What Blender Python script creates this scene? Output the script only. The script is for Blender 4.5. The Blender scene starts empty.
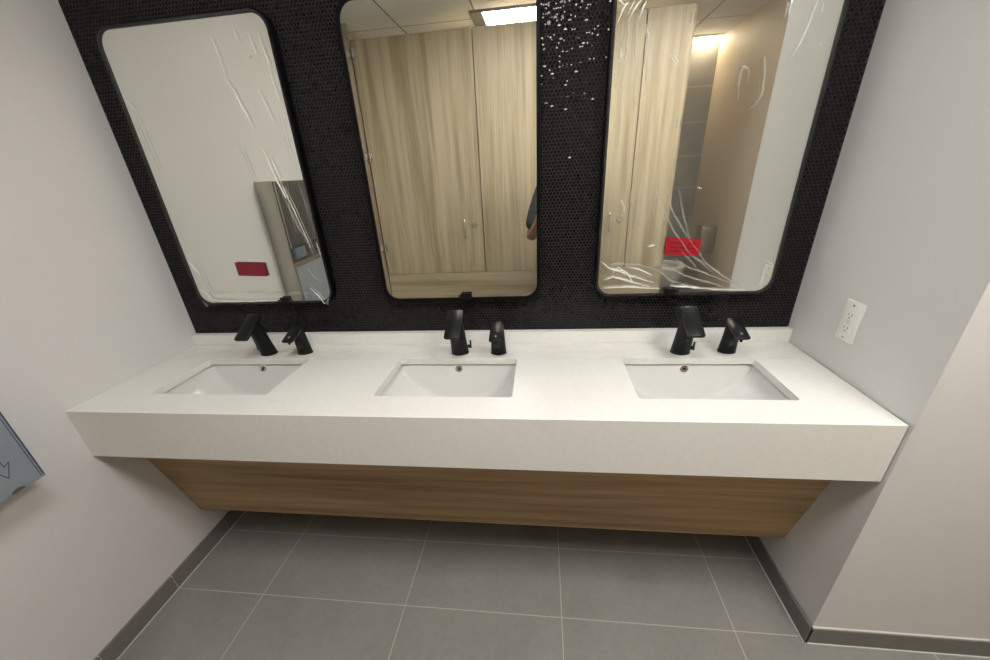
import bpy, bmesh, math, random
import numpy as np
from mathutils import Vector, Matrix
random.seed(4); RNG = np.random.default_rng(11)
S = bpy.context.scene
COL = S.collection
PI = math.pi

# ------------------------------------------------------------------ dimensions (metres)
W = 2.375            # left wall to right wall
H = 0.86             # counter top height
D = 0.562            # counter depth
APB = 0.685          # underside of the counter apron
SPL = 0.907          # top of backsplash / bottom of the mosaic
RET = 0.572          # y of the outside corner of the right wall
CEIL = 2.47
SIDE = 3.15          # wall beyond the open stall
FAR = 3.55           # back wall of the stalls
ST = 2.15            # plane of the stall doors
GX0, GP = 0.386, 0.5905
GY0, GQ = -0.26, 0.30

# ------------------------------------------------------------------ material helpers
def newmat(name):
    m = bpy.data.materials.new(name); m.use_nodes = True
    nt = m.node_tree; b = nt.nodes['Principled BSDF']
    return m, nt, b
def N(nt, t, **kw):
    n = nt.nodes.new(t)
    for k, v in kw.items():
        if hasattr(n, k): setattr(n, k, v)
        else: n.inputs[k].default_value = v
    return n
def L(nt, a, b): nt.links.new(a, b)
def M(nt, op, a, b=None, c=None):
    n = nt.nodes.new('ShaderNodeMath'); n.operation = op
    for i, v in enumerate((a, b, c)):
        if v is None: continue
        if isinstance(v, (int, float)): n.inputs[i].default_value = v
        else: nt.links.new(v, n.inputs[i])
    return n.outputs[0]
def coords(nt):
    tc = nt.nodes.new('ShaderNodeTexCoord')
    sp = nt.nodes.new('ShaderNodeSeparateXYZ'); L(nt, tc.outputs['Object'], sp.inputs[0])
    return tc.outputs['Object'], sp.outputs[0], sp.outputs[1], sp.outputs[2]
def scaled(nt, v, s):
    mp = nt.nodes.new('ShaderNodeMapping'); mp.inputs['Scale'].default_value = s
    L(nt, v, mp.inputs[0]); return mp.outputs[0]
def noise(nt, v, scale, detail=4, rough=.55):
    n = nt.nodes.new('ShaderNodeTexNoise'); n.inputs['Scale'].default_value = scale
    n.inputs['Detail'].default_value = detail; n.inputs['Roughness'].default_value = rough
    L(nt, v, n.inputs['Vector']); return n.outputs['Fac']
def ramp(nt, f, stops):
    r = nt.nodes.new('ShaderNodeValToRGB'); e = r.color_ramp.elements
    while len(e) < len(stops): e.new(.5)
    for el, (p, c) in zip(e, stops): el.position = p; el.color = (*c, 1)
    L(nt, f, r.inputs[0]); return r.outputs[0]
def mix(nt, f, a, b):
    n = nt.nodes.new('ShaderNodeMix'); n.data_type = 'RGBA'
    if isinstance(f, (int, float)): n.inputs[0].default_value = f
    else: L(nt, f, n.inputs[0])
    for i, v in ((6, a), (7, b)):
        if isinstance(v, tuple): n.inputs[i].default_value = (*v, 1)
        else: L(nt, v, n.inputs[i])
    return n.outputs[2]
def bump(nt, b, h, strength=.2, dist=.002):
    n = nt.nodes.new('ShaderNodeBump'); n.inputs['Strength'].default_value = strength
    n.inputs['Distance'].default_value = dist
    L(nt, h, n.inputs['Height']); L(nt, n.outputs[0], b.inputs['Normal'])
def lines(nt, c, off, pitch, width):
    """1 on a line of the given width repeating every pitch"""
    t = M(nt, 'DIVIDE', M(nt, 'SUBTRACT', c, off), pitch)
    f = M(nt, 'ABSOLUTE', M(nt, 'SUBTRACT', M(nt, 'FRACT', M(nt, 'ADD', t, .5)), .5))
    return M(nt, 'LESS_THAN', f, width / pitch / 2)
def plain(name, col, rough=.5, metal=0, var=.0, scale=30, spec=None, bmp=0):
    m, nt, b = newmat(name)
    v, x, y, z = coords(nt)
    n = noise(nt, v, scale)
    c0 = tuple(max(0, c * (1 - var)) for c in col); c1 = tuple(min(1, c * (1 + var)) for c in col)
    L(nt, ramp(nt, n, [(.3, c0), (.7, c1)]), b.inputs['Base Color'])
    b.inputs['Roughness'].default_value = rough; b.inputs['Metallic'].default_value = metal
    if spec is not None: b.inputs['Specular IOR Level'].default_value = spec
    if bmp: bump(nt, b, noise(nt, v, scale * 8), bmp, .001)
    return m
def emit(name, col, s):
    m, nt, b = newmat(name)
    b.inputs['Base Color'].default_value = (.8, .8, .8, 1)
    b.inputs['Emission Color'].default_value = (*col, 1); b.inputs['Emission Strength'].default_value = s
    return m
def woodmat(name, cols, axis, rough=.45, fine=1.0):
    m, nt, b = newmat(name)
    v, x, y, z = coords(nt)
    s = (14, 14, .55) if axis == 'z' else (.55, 14, 14)
    s2 = (90, 90, 1.6) if axis == 'z' else (1.6, 90, 90)
    a = noise(nt, scaled(nt, v, s), 1.0 * fine, 6, .6)
    f = noise(nt, scaled(nt, v, s2), 1.6 * fine, 4, .6)
    t = M(nt, 'ADD', M(nt, 'MULTIPLY', a, .68), M(nt, 'MULTIPLY', f, .32))
    L(nt, ramp(nt, t, [(.39, cols[0]), (.5, cols[1]), (.60, cols[2])]), b.inputs['Base Color'])
    b.inputs['Roughness'].default_value = rough
    bump(nt, b, f, .08, .001)
    return m

# ------------------------------------------------------------------ materials
def m_wall():
    m, nt, b = newmat('wall_paint')
    v, x, y, z = coords(nt)
    L(nt, ramp(nt, noise(nt, v, 3), [(.3, (.655, .650, .652)), (.7, (.68, .675, .677))]), b.inputs['Base Color'])
    b.inputs['Roughness'].default_value = .55; b.inputs['Specular IOR Level'].default_value = .3
    bump(nt, b, noise(nt, v, 260, 3), .12, .001)
    return m
WALL = m_wall()
def m_floor(name, dark=1.0, grid=True):
    m, nt, b = newmat(name)
    v, x, y, z = coords(nt)
    n = M(nt, 'ADD', M(nt, 'MULTIPLY', noise(nt, v, 3.2, 6, .6), .6), M(nt, 'MULTIPLY', noise(nt, v, 38, 5, .7), .4))
    c = ramp(nt, n, [(.3, tuple(dark * k for k in (.215, .209, .198))), (.7, tuple(dark * k for k in (.305, .298, .283)))])
    sc = noise(nt, scaled(nt, v, (5, 16, 5)), 1.7, 7, .7)
    c = mix(nt, M(nt, 'MULTIPLY', M(nt, 'GREATER_THAN', sc, .69), .25), c, (.36, .35, .33))
    if grid:
        g = M(nt, 'MAXIMUM', lines(nt, x, GX0, GP, .0036), lines(nt, y, GY0, GQ, .0036))
        c = mix(nt, g, c, (.47, .455, .43))
    L(nt, c, b.inputs['Base Color'])
    b.inputs['Roughness'].default_value = .5
    bump(nt, b, noise(nt, v, 160), .08, .001)
    return m
FLOOR = m_floor('floor_tile'); BASE = m_floor('baseboard_tile', .68, False)
CAULK = plain('caulk', (.62, .6, .56), .6)
def m_counter():
    m, nt, b = newmat('white_quartz')
    v, x, y, z = coords(nt)
    c = ramp(nt, noise(nt, v, 55, 6, .7), [(.3, (.735, .73, .70)), (.62, (.775, .77, .745))])
    # water and dust marks along the back edge and a few specks
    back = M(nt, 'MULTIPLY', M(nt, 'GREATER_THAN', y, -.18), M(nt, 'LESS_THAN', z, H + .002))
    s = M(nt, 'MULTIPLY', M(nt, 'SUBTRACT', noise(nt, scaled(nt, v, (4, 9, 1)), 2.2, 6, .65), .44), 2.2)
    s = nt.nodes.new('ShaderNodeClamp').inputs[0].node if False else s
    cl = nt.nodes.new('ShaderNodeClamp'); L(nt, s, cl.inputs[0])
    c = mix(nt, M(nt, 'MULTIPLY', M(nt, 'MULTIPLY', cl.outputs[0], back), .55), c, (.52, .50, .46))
    sp = M(nt, 'MULTIPLY', M(nt, 'MULTIPLY', M(nt, 'GREATER_THAN', noise(nt, v, 30, 2, .5), .75), M(nt, 'GREATER_THAN', z, H-.001)), .3)
    c = mix(nt, sp, c, (.50, .47, .40))
    L(nt, c, b.inputs['Base Color'])
    b.inputs['Roughness'].default_value = .32
    return m
QUARTZ = m_counter()
CERAMIC = plain('white_ceramic', (.66, .665, .655), .07, var=.01)
LFRAME = plain('lamp_frame_grey', (.25, .245, .235), .5, .3)
BLACK = plain('matt_black_metal', (.0045, .005, .0055), .42, var=.15, scale=80, spec=.28)
BLACKG = plain('black_frame', (.003, .003, .0035), .5, spec=.12)
CHROME = plain('chrome', (.62, .60, .57), .18, 1)
STEEL = plain('brushed_steel', (.52, .49, .44), .38, 1, var=.06, scale=60)
STEELD = plain('dark_brushed_steel', (.33, .30, .25), .4, 1, var=.06, scale=60)
DARKHOLE = plain('dark_hole', (.02, .02, .02), .5)
OAK = woodmat('pale_oak_laminate', ((.33, .255, .165), (.46, .38, .26), (.55, .465, .33)), 'z')
OAKH = woodmat('pale_oak_laminate_horizontal', ((.33, .255, .165), (.46, .38, .26), (.55, .465, .33)), 'x')
WALNUT = woodmat('brown_oak_veneer', ((.215, .134, .058), (.355, .235, .112), (.475, .33, .175)), 'x', .5, 1.3)
PLASTICW = plain('white_plastic', (.80, .79, .77), .35)
GREYP = plain('grey_slot', (.12, .12, .12), .5)
def m_mirror():
    m, nt, b = newmat('mirror_silver')
    b.inputs['Base Color'].default_value = (.95, .965, .91, 1); b.inputs['Metallic'].default_value = 1
    b.inputs['Roughness'].default_value = .0
    return m
MIRROR = m_mirror()
def m_film(name, fac, milky, rgh=.12):
    m, nt, b = newmat(name)
    out = nt.nodes['Material Output']; nt.nodes.remove(b)
    v, x, y, z = coords(nt)
    tr = N(nt, 'ShaderNodeBsdfTransparent'); tr.inputs[0].default_value = (.985, .985, .98, 1)
    gl = N(nt, 'ShaderNodeBsdfGlossy'); gl.inputs['Roughness'].default_value = rgh
    df = N(nt, 'ShaderNodeBsdfDiffuse'); df.inputs[0].default_value = (.96, .96, .95, 1)
    bp = N(nt, 'ShaderNodeBump'); bp.inputs['Strength'].default_value = .35; bp.inputs['Distance'].default_value = .004
    L(nt, noise(nt, scaled(nt, v, (9, 9, 2.5)), 2.0, 5, .6), bp.inputs['Height'])
    L(nt, bp.outputs[0], gl.inputs['Normal'])
    mx0 = N(nt, 'ShaderNodeMixShader'); mx0.inputs[0].default_value = milky
    L(nt, gl.outputs[0], mx0.inputs[1]); L(nt, df.outputs[0], mx0.inputs[2])
    mx = N(nt, 'ShaderNodeMixShader'); mx.inputs[0].default_value = fac
    L(nt, tr.outputs[0], mx.inputs[1]); L(nt, mx0.outputs[0], mx.inputs[2])
    L(nt, mx.outputs[0], out.inputs[0])
    return m
FILM = m_film('clear_film', .035, .3); FOLD_GLINT = m_film('film_crease_glint', .80, .82, .30); FOLDW = m_film('film_crease_soft', .17, .7, .34)  # sharp crease ribs are coloured white to stand in for glints
RED1 = plain('dark_red_label', (.20, .008, .02), .5); RED2 = plain('bright_red_label', (.34, .003, .014), .45)
REDTXT = plain('label_print', (.13, .004, .01), .5)
BLUEFILM = plain('blue_film_on_steel', (.27, .31, .36), .35, .15, var=.08, scale=12)
BLUEEDGE = plain('blue_film_edge', (.06, .085, .14), .4)
INK = plain('blue_ink', (.03, .04, .13), .6)
SMOKE = plain('smoked_plastic', (.030, .033, .036), .16)
BLUEBIT = plain('blue_plastic', (.10, .14, .19), .3)
def m_ceiling():
    m, nt, b = newmat('ceiling_tile')
    v, x, y, z = coords(nt)
    c = ramp(nt, noise(nt, v, 180, 3, .7), [(.35, (.62, .61, .58)), (.6, (.72, .71, .68))])
    g = M(nt, 'MAXIMUM', lines(nt, x, .43, GP, .012), lines(nt, y, -2.34, GP, .012))
    c = mix(nt, g, c, (.22, .20, .17))  # shadow along the ceiling grid painted in as darker lines
    L(nt, c, b.inputs['Base Color']); b.inputs['Roughness'].default_value = .9
    return m
CEILM = m_ceiling()
def m_fartile():
    m, nt, b = newmat('grey_wall_tile')
    v, x, y, z = coords(nt)
    c = ramp(nt, noise(nt, v, 5, 6, .6), [(.3, (.17, .16, .148)), (.7, (.235, .225, .205))])
    g = M(nt, 'MAXIMUM', lines(nt, x, 2.83, GP, .004), lines(nt, z, .6, .3, .004))
    c = mix(nt, g, c, (.42, .40, .37))
    L(nt, c, b.inputs['Base Color']); b.inputs['Roughness'].default_value = .45
    return m
FARTILE = m_fartile()
def m_mosaic():
    m, nt, b = newmat('black_penny_tile')
    b.inputs['Base Color'].default_value = (.0065, .0065, .0075, 1); b.inputs['Roughness'].default_value = .03
    b.inputs['Specular IOR Level'].default_value = .20
    v, x, y, z = coords(nt)
    L(nt, ramp(nt, noise(nt, v, 70, 2), [(.35, (.004, .004, .005)), (.65, (.011, .011, .012))]), b.inputs['Base Color'])
    return m
BEIGE = plain('beige_paint', (.47, .385, .295), .55, var=.02, scale=3); MOSAIC = m_mosaic(); GROUT = plain('charcoal_grout', (.040, .040, .039), .9, var=.2, spec=.1, scale=40)
SKIN = plain('skin', (.25, .135, .08), .5, var=.08, scale=25)
SHIRT = plain('dark_grey_cotton', (.035, .04, .042), .85, var=.15, scale=60, bmp=.1)
DENIM = plain('dark_trousers', (.03, .035, .05), .8, var=.15, scale=60)
HAIR = plain('dark_hair', (.015, .012, .010), .6)
EYE = plain('eye_white', (.7, .68, .65), .2)

# ------------------------------------------------------------------ geometry helpers
def finish(bm, name, mat, parent=None, smooth=False, loc=None):
    bmesh.ops.recalc_face_normals(bm, faces=bm.faces)
    me = bpy.data.meshes.new(name); bm.to_mesh(me); bm.free()
    for mt in (mat if isinstance(mat, (list, tuple)) else [mat]): me.materials.append(mt)
    if smooth:
        for p in me.polygons: p.use_smooth = True
        if smooth != 'all':
            try: me.set_sharp_from_angle(angle=math.radians(38))
            except Exception: pass
    o = bpy.data.objects.new(name, me); COL.objects.link(o)
    if loc is not None: o.location = loc
    if parent is not None: o.parent = parent
    return o
def tag(o, label, cat, group=None):
    o['label'] = label; o['category'] = cat
    if group: o['group'] = group
    return o
def thing(name, label, cat, loc=(0, 0, 0), group=None):
    o = bpy.data.objects.new(name, None); COL.objects.link(o); o.location = loc
    o.empty_display_size = .05
    return tag(o, label, cat, group)
def struct(o): o['kind'] = 'structure'; return o
def box(bm, x0, x1, y0, y1, z0, z1, bev=0, seg=2, mi=0):
    ret = bmesh.ops.create_cube(bm, size=1)
    vs = ret['verts']
    for v in vs:
        v.co = Vector((x0 + (v.co.x + .5) * (x1 - x0), y0 + (v.co.y + .5) * (y1 - y0), z0 + (v.co.z + .5) * (z1 - z0)))
    fs = {f for v in vs for f in v.link_faces}
    for f in fs: f.material_index = mi
    if bev:
        es = list({e for v in vs for e in v.link_edges})
        r = bmesh.ops.bevel(bm, geom=es, offset=bev, segments=seg, affect='EDGES', profile=.5)
        for f in r['faces']: f.material_index = mi
def rrect(w, h, r, n=6):
    """rounded rectangle outline, counter-clockwise, centred"""
    pts = []
    for cx, cy, a0 in ((w/2-r, h/2-r, 0), (-w/2+r, h/2-r, 90), (-w/2+r, -h/2+r, 180), (w/2-r, -h/2+r, 270)):
        for k in range(n + 1):
            a = math.radians(a0 + 90 * k / n); pts.append((cx + r * math.cos(a), cy + r * math.sin(a)))
    return pts
def loft(bm, rings, close=True, cap0=True, cap1=True, mi=0):
    R = [[bm.verts.new(p) for p in r] for r in rings]
    n = len(R[0])
    for a, b in zip(R[:-1], R[1:]):
        for i in range(n if close else n - 1):
            f = bm.faces.new((a[i], a[(i+1) % n], b[(i+1) % n], b[i])); f.material_index = mi
    if cap0: bm.faces.new(list(reversed(R[0]))).material_index = mi
    if cap1: bm.faces.new(R[-1]).material_index = mi
    return R
def tube(bm, pts, rad, n=8, mi=0, flat=1.0, axis=None):
    """tube along a polyline; rad a number or one per point"""
    pts = [Vector(p) for p in pts]
    rads = rad if isinstance(rad, (list, tuple)) else [rad] * len(pts)
    rings = []
    for i, p in enumerate(pts):
        t = (pts[min(i+1, len(pts)-1)] - pts[max(i-1, 0)]).normalized()
        up = Vector(axis) if axis else (Vector((0, 0, 1)) if abs(t.z) < .9 else Vector((0, 1, 0)))
        a = t.cross(up).normalized(); b = a.cross(t).normalized()
        rings.append([p + a * rads[i] * math.cos(2*PI*k/n) + b * rads[i] * flat * math.sin(2*PI*k/n) for k in range(n)])
    loft(bm, rings, mi=mi)
def cyl(bm, c, axis, r, h, n=20, r2=None, mi=0):
    """cylinder centred at c along axis 'x','y','z'"""
    r2 = r if r2 is None else r2
    def P(t, rr, k):
        a = 2 * PI * k / n; u, v = rr * math.cos(a), rr * math.sin(a)
        return {'x': (c[0]+t, c[1]+u, c[2]+v), 'y': (c[0]+v, c[1]+t, c[2]+u), 'z': (c[0]+u, c[1]+v, c[2]+t)}[axis]
    loft(bm, [[P(-h/2, r, k) for k in range(n)], [P(h/2, r2, k) for k in range(n)]], mi=mi)
def one(name, mat, parent, fn, *a, smooth=False, **k):
    bm = bmesh.new(); fn(bm, *a, **k); return finish(bm, name, mat, parent, smooth)
def plate_holes(bm, outer, holes, z0, z1):
    """flat plate with holes between z0 and z1"""
    loops = [outer] + holes
    from mathutils.geometry import delaunay_2d_cdt
    verts, faces, edges = [], [], []
    for lp in loops:
        s = len(verts); verts += [Vector(p) for p in lp]; edges += [(s + i, s + (i+1) % len(lp)) for i in range(len(lp))]
    vo, eo, fo, *_ = delaunay_2d_cdt(verts, edges, [], 1, 1e-6)
    def inside(p, lp):
        c = False; n = len(lp)
        for i in range(n):
            x1, y1 = lp[i]; x2, y2 = lp[(i+1) % n]
            if (y1 > p[1]) != (y2 > p[1]) and p[0] < (x2-x1)*(p[1]-y1)/(y2-y1)+x1: c = not c
        return c
    top = [bm.verts.new((p.x, p.y, z1)) for p in vo]; bot = [bm.verts.new((p.x, p.y, z0)) for p in vo]
    cnt = {}
    for f in fo:
        c = sum((vo[i] for i in f), Vector((0, 0))) / len(f)
        if not inside(c, outer) or any(inside(c, h) for h in holes): continue
        bm.faces.new([top[i] for i in f]); bm.faces.new([bot[i] for i in reversed(f)])
        for i in range(len(f)):
            e = (f[i], f[(i+1) % len(f)]); cnt[e] = cnt.get(e, 0) + 1
    for (a, b) in list(cnt):
        if (b, a) not in cnt: bm.faces.new((top[b], top[a], bot[a], bot[b]))

# ------------------------------------------------------------------ room shell
struct(one('floor', FLOOR, None, box, -.1, 3.25, -FAR-.1, .12, -.1, 0))
struct(one('ceiling', CEILM, None, box, -.1, 3.25, -FAR-.1, .12, CEIL, CEIL+.08))
struct(one('wall_left', WALL, None, box, -.1, 0, -FAR-.1, .12, 0, CEIL))
struct(one('wall_right', WALL, None, box, W, 3.25, -RET, .12, 0, CEIL))
struct(one('wall_stall_side', BEIGE, None, box, SIDE, 3.25, -FAR-.1, -RET, 0, CEIL))
struct(one('wall_far', FARTILE, None, box, 0, SIDE, -FAR-.1, -FAR, 0, CEIL))
BT, BH = .009, .075
def bb_left(bm):
    y = -.001
    for y1 in (-.26, -.56, -.86, -1.16, -1.46, -1.76, -2.06, -ST+.02):
        box(bm, 0, BT, y1 + .0012, y - .0012, .001, BH, .0012, 1); y = y1
    box(bm, 0, BT*.75, -ST+.02, -.001, .001, BH-.001, mi=1)
    box(bm, 0, BT+.0035, -ST+.02, -.001, .0002, .003, mi=1)
struct(one('baseboard_left', [BASE, CAULK], None, bb_left))
def bb_right(bm):
    box(bm, W-BT, W, -RET-BT, -.001, .001, BH, .0012, 1)
    box(bm, W-BT-.0035, W, -RET-BT, -.001, .0002, .003, mi=1)
struct(one('baseboard_right', [BASE, CAULK], None, bb_right))
def bb_ret(bm):
    x = W - BT
    for x1 in (2.985, SIDE):
        box(bm, x + .0008, x1 - .0008, -RET-BT, -RET, .001, BH, .0012, 1); x = x1
    box(bm, W, SIDE, -RET-BT-.0035, -RET, .0002, .003, mi=1)
    box(bm, W, SIDE, -RET-.005, -RET, BH-.0005, BH+.0025, mi=1)
struct(one('baseboard_return', [BASE, CAULK], None, bb_ret))
def bb_back(bm):
    box(bm, BT, W-BT, -BT, 0, .001, BH, .0012, 1)
struct(one('baseboard_back', BASE, None, bb_back))

# back wall: plain below the counter, black penny mosaic above it (tiles modelled in relief)
MIR = [(.399, .563), (1.1915, .5665), (1.975, .5695)]      # mirror centre x, glass width
MB, MT = 1.048, 1.917
def wall_back():
    pitch = .0116; row = pitch * .866; r = pitch * .455
    P = []
    j = 0; z = SPL + r + .0012
    while z + r < CEIL - .002:
        x0 = r + .002 + (pitch / 2 if j % 2 else 0)
        P.append(np.stack([np.arange(x0, W - r - .001, pitch), np.full(len(np.arange(x0, W - r - .001, pitch)), z)], 1)); z += row; j += 1
    P = np.concatenate(P)
    keep = np.ones(len(P), bool)
    for cx, w in MIR:                                     # nothing is tiled behind the mirrors' middles
        keep &= ~((abs(P[:, 0] - cx) < w/2 - .07) & (P[:, 1] > MB + .07) & (P[:, 1] < MT - .07))
    P = P[keep]; n = len(P); K = 8
    tilt = RNG.normal(0, .060, (n, 2)); ph = RNG.uniform(-.0004, .0004, (n, 2)); lift = RNG.normal(0, .00012, n)
    a = np.arange(K) / K * 2 * PI + PI / K
    ring = np.stack([np.cos(a), np.sin(a)], 1)
    outer, inner = ring * r, ring * r * .975
    V = np.zeros((n, 3 * K + 1, 3))
    c = P + ph
    for s, (q, h) in enumerate(((outer, 0.0), (outer, .0012), (inner, .00125))):
        x = c[:, None, 0] + q[None, :, 0]; zz = c[:, None, 1] + q[None, :, 1]
        d = 0 if s == 0 else h + lift[:, None] + tilt[:, :1] * q[None, :, 0] + tilt[:, 1:] * q[None, :, 1]
        V[:, s*K:(s+1)*K, 0] = x; V[:, s*K:(s+1)*K, 2] = zz; V[:, s*K:(s+1)*K, 1] = -d
    V[:, 3*K, 0] = c[:, 0]; V[:, 3*K, 2] = c[:, 1]; V[:, 3*K, 1] = -(.00137 + lift)
    F = []
    for s in (0, 1):
        for k in range(K):
            k2 = (k+1) % K; F.append([s*K+k, s*K+k2, (s+1)*K+k2, (s+1)*K+k])
    T = [[2*K+k, 2*K+(k+1) % K, 3*K] for k in range(K)]
    F = np.array(F); T = np.array(T)
    off = (np.arange(n) * (3*K+1))[:, None, None]
    Q = (F[None] + off).reshape(-1, 4) + 0; R3 = (T[None] + off).reshape(-1, 3)
    # slab
    bx = np.array([(x, y, z) for x in (0, W) for y in (.12, 0) for z in (0, CEIL)], float)
    nb = n * (3*K+1)
    bf = np.array([(0, 1, 3, 2), (4, 6, 7, 5), (0, 4, 5, 1), (2, 3, 7, 6), (0, 2, 6, 4), (1, 5, 7, 3)]) + nb
    verts = np.concatenate([V.reshape(-1, 3), bx])
    quads = np.concatenate([Q, bf])
    me = bpy.data.meshes.new('wall_back')
    me.vertices.add(len(verts)); me.vertices.foreach_set('co', verts.ravel())
    loops = np.concatenate([quads.ravel(), R3.ravel()]).astype(np.int32)
    starts = np.concatenate([np.arange(len(quads)) * 4, len(quads) * 4 + np.arange(len(R3)) * 3]).astype(np.int32)
    tot = np.concatenate([np.full(len(quads), 4), np.full(len(R3), 3)]).astype(np.int32)
    me.loops.add(len(loops)); me.loops.foreach_set('vertex_index', loops)
    me.polygons.add(len(starts)); me.polygons.foreach_set('loop_start', starts); me.polygons.foreach_set('loop_total', tot)
    mi = np.zeros(len(starts), np.int32); mi[len(Q):len(quads)] = 1; mi[:len(Q)] = 1
    me.polygons.foreach_set('material_index', mi); me.polygons.foreach_set('use_smooth', np.zeros(len(starts), bool))
    me.materials.append(MOSAIC); me.materials.append(GROUT); me.shade_flat()
    me.update(); me.validate()
    o = bpy.data.objects.new('wall_back', me); COL.objects.link(o); struct(o)
wall_back()

# ------------------------------------------------------------------ vanity counter
SINKS = [(.400, .4205), (1.1885, .4325), (1.981, .426)]
SY0, SY1 = -.4452, -.1712
vc = thing('vanity_counter', 'long white stone vanity counter with deep front apron and three sink cut-outs', 'counter', (W/2, -.28, H))
def in_v(fn):
    def g(bm): 
        fn(bm); bmesh.ops.translate(bm, verts=bm.verts, vec=(-W/2, .28, -H))
    return g
XR = W - .004
def worktop(bm):
    holes = []
    for cx, w in SINKS:
        holes.append([(cx + x, (SY0+SY1)/2 + y) for x, y in rrect(w, SY1-SY0, .010, 4)])
    plate_holes(bm, [(.001, -D+.0), (XR, -D+.0), (XR, -.0035), (.001, -.0035)], holes, H-.022, H)
QOFF = Vector((W/2, -.28, H))
def shift_obj(o):                                         # keeps material coordinates in room space
    o.matrix_parent_inverse = vc.matrix_basis.inverted(); return o
for nm, fn in (('worktop', worktop),
               ('apron', lambda bm: box(bm, .001, XR, -D, -D+.02, APB, H-.022)),
               ('backsplash', lambda bm: box(bm, .001, XR+.003, -.031, -.0035, H+.0003, SPL, .0012, 1))):
    bm = bmesh.new(); fn(bm); o = finish(bm, nm, QUARTZ, vc); shift_obj(o)
# slanted timber panel below
def acc(bm):
    y0, z0, y1, z1 = -.452, APB, -.331, .208
    t = .018
    n = Vector((0, (z0 - z1), -(y0 - y1))).normalized() * t
    pr = [(y0, z0), (y1, z1), (y1 + n.y, z1 + n.z), (y0 + n.y + .004, z0)]
    A = [bm.verts.new((.0, y, z)) for y, z in pr]; B = [bm.verts.new((W, y, z)) for y, z in pr]
    for i in range(4): bm.faces.new((A[i], A[(i+1) % 4], B[(i+1) % 4], B[i]))
    bm.faces.new(A); bm.faces.new(B)
o = one('access_panel', WALNUT, None, acc); tag(o, 'brown wood veneer panel slanting back under the white counter apron', 'panel')

# ------------------------------------------------------------------ sinks
def make_sink(cx, w, label):
    a, b = w/2 + .008, (SY1-SY0)/2 + .008
    cy = (SY0+SY1)/2; zt = H - .0255
    t = thing('undermount_sink', label, 'sink', (cx, cy, zt), 'undermount sinks')
    nu, nv, Dm = 88, 64, .125
    def depth(x, y):
        u = min(1, abs(x)/a)
        dx = Dm * max(0, 1 - u**2.15) ** .60
        e = b - abs(y)
        dy = e * 3.6
        k = .015
        h = max(0, min(1, .5 + .5*(dy-dx)/k))
        m = dy*(1-h) + dx*h - k*h*(1-h)
        return max(0, min(m, dx, dy))
    bm = bmesh.new()
    us = [math.sin(-PI/2 + PI*i/nu) for i in range(nu+1)]
    vs = [math.copysign(1-(1-abs(q))**1.5, q) for q in (-1 + 2*j/nv for j in range(nv+1))]
    G = [[bm.verts.new((a*u, b*v, -depth(a*u, b*v))) for u in us] for v in vs]
    for j in range(nv):
        for i in range(nu): bm.faces.new((G[j][i], G[j][i+1], G[j+1][i+1], G[j+1][i]))
    # flange
    rim = [G[0][i] for i in range(nu+1)] + [G[j][nu] for j in range(1, nv+1)] + [G[nv][i] for i in range(nu-1, -1, -1)] + [G[j][0] for j in range(nv-1, 0, -1)]
    fl = [bm.verts.new((v.co.x + (.014 if v.co.x > a-1e-5 else -.014 if v.co.x < -a+1e-5 else 0), v.co.y + (.014 if v.co.y > b-1e-5 else -.014 if v.co.y < -b+1e-5 else 0), 0)) for v in rim]
    for i in range(len(rim)):
        k = (i+1) % len(rim); bm.faces.new((rim[i], rim[k], fl[k], fl[i]))
    # outer shell (underside)
    o = finish(bm, 'basin', CERAMIC, t, smooth=True)
    s = o.modifiers.new('thickness', 'SOLIDIFY'); s.thickness = .007; s.offset = -1 
    # overflow ring in the back wall and drain in the floor
    zo = -.0165; yo = b + zo/3.6
    nrm = Vector((0, -1, 1/3.6)).normalized(); tx = Vector((1, 0, 0)); ty = nrm.cross(tx)
    def orient(bm):
        M4 = Matrix((( *[tx.x, ty.x, nrm.x], 0), (*[tx.y, ty.y, nrm.y], yo), (*[tx.z, ty.z, nrm.z], zo), (0, 0, 0, 1)))
        bmesh.ops.transform(bm, matrix=M4, verts=bm.verts)
    bm = bmesh.new()
    rings = []
    for rr, hh in ((.0135, .0), (.0135, .0028), (.0056, .0030), (.0054, .0008)):
        rings.append([(rr*math.cos(2*PI*k/24), rr*.8*math.sin(2*PI*k/24), hh) for k in range(24)])
    loft(bm, rings, cap0=False, cap1=False); orient(bm); ov = finish(bm, 'overflow_ring', CHROME, t, smooth=True)
    bm = bmesh.new()
    loft(bm, [[(.0056*math.cos(2*PI*k/24), .0045*math.sin(2*PI*k/24), h) for k in range(24)] for h in (.0004, .0010)])
    orient(bm); finish(bm, 'overflow_hole', DARKHOLE, t)
    bm = bmesh.new(); cyl(bm, (0, 0, -Dm+.002), 'z', .022, .005, 28, .019); finish(bm, 'drain', CHROME, t, smooth=True)
make_sink(*SINKS[0], 'white rectangular sink cut into the counter nearest the left wall')
make_sink(*SINKS[1], 'white rectangular sink in the middle of the counter below the film-free mirror')
make_sink(*SINKS[2], 'white rectangular sink cut into the counter nearest the wall outlet')

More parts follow.
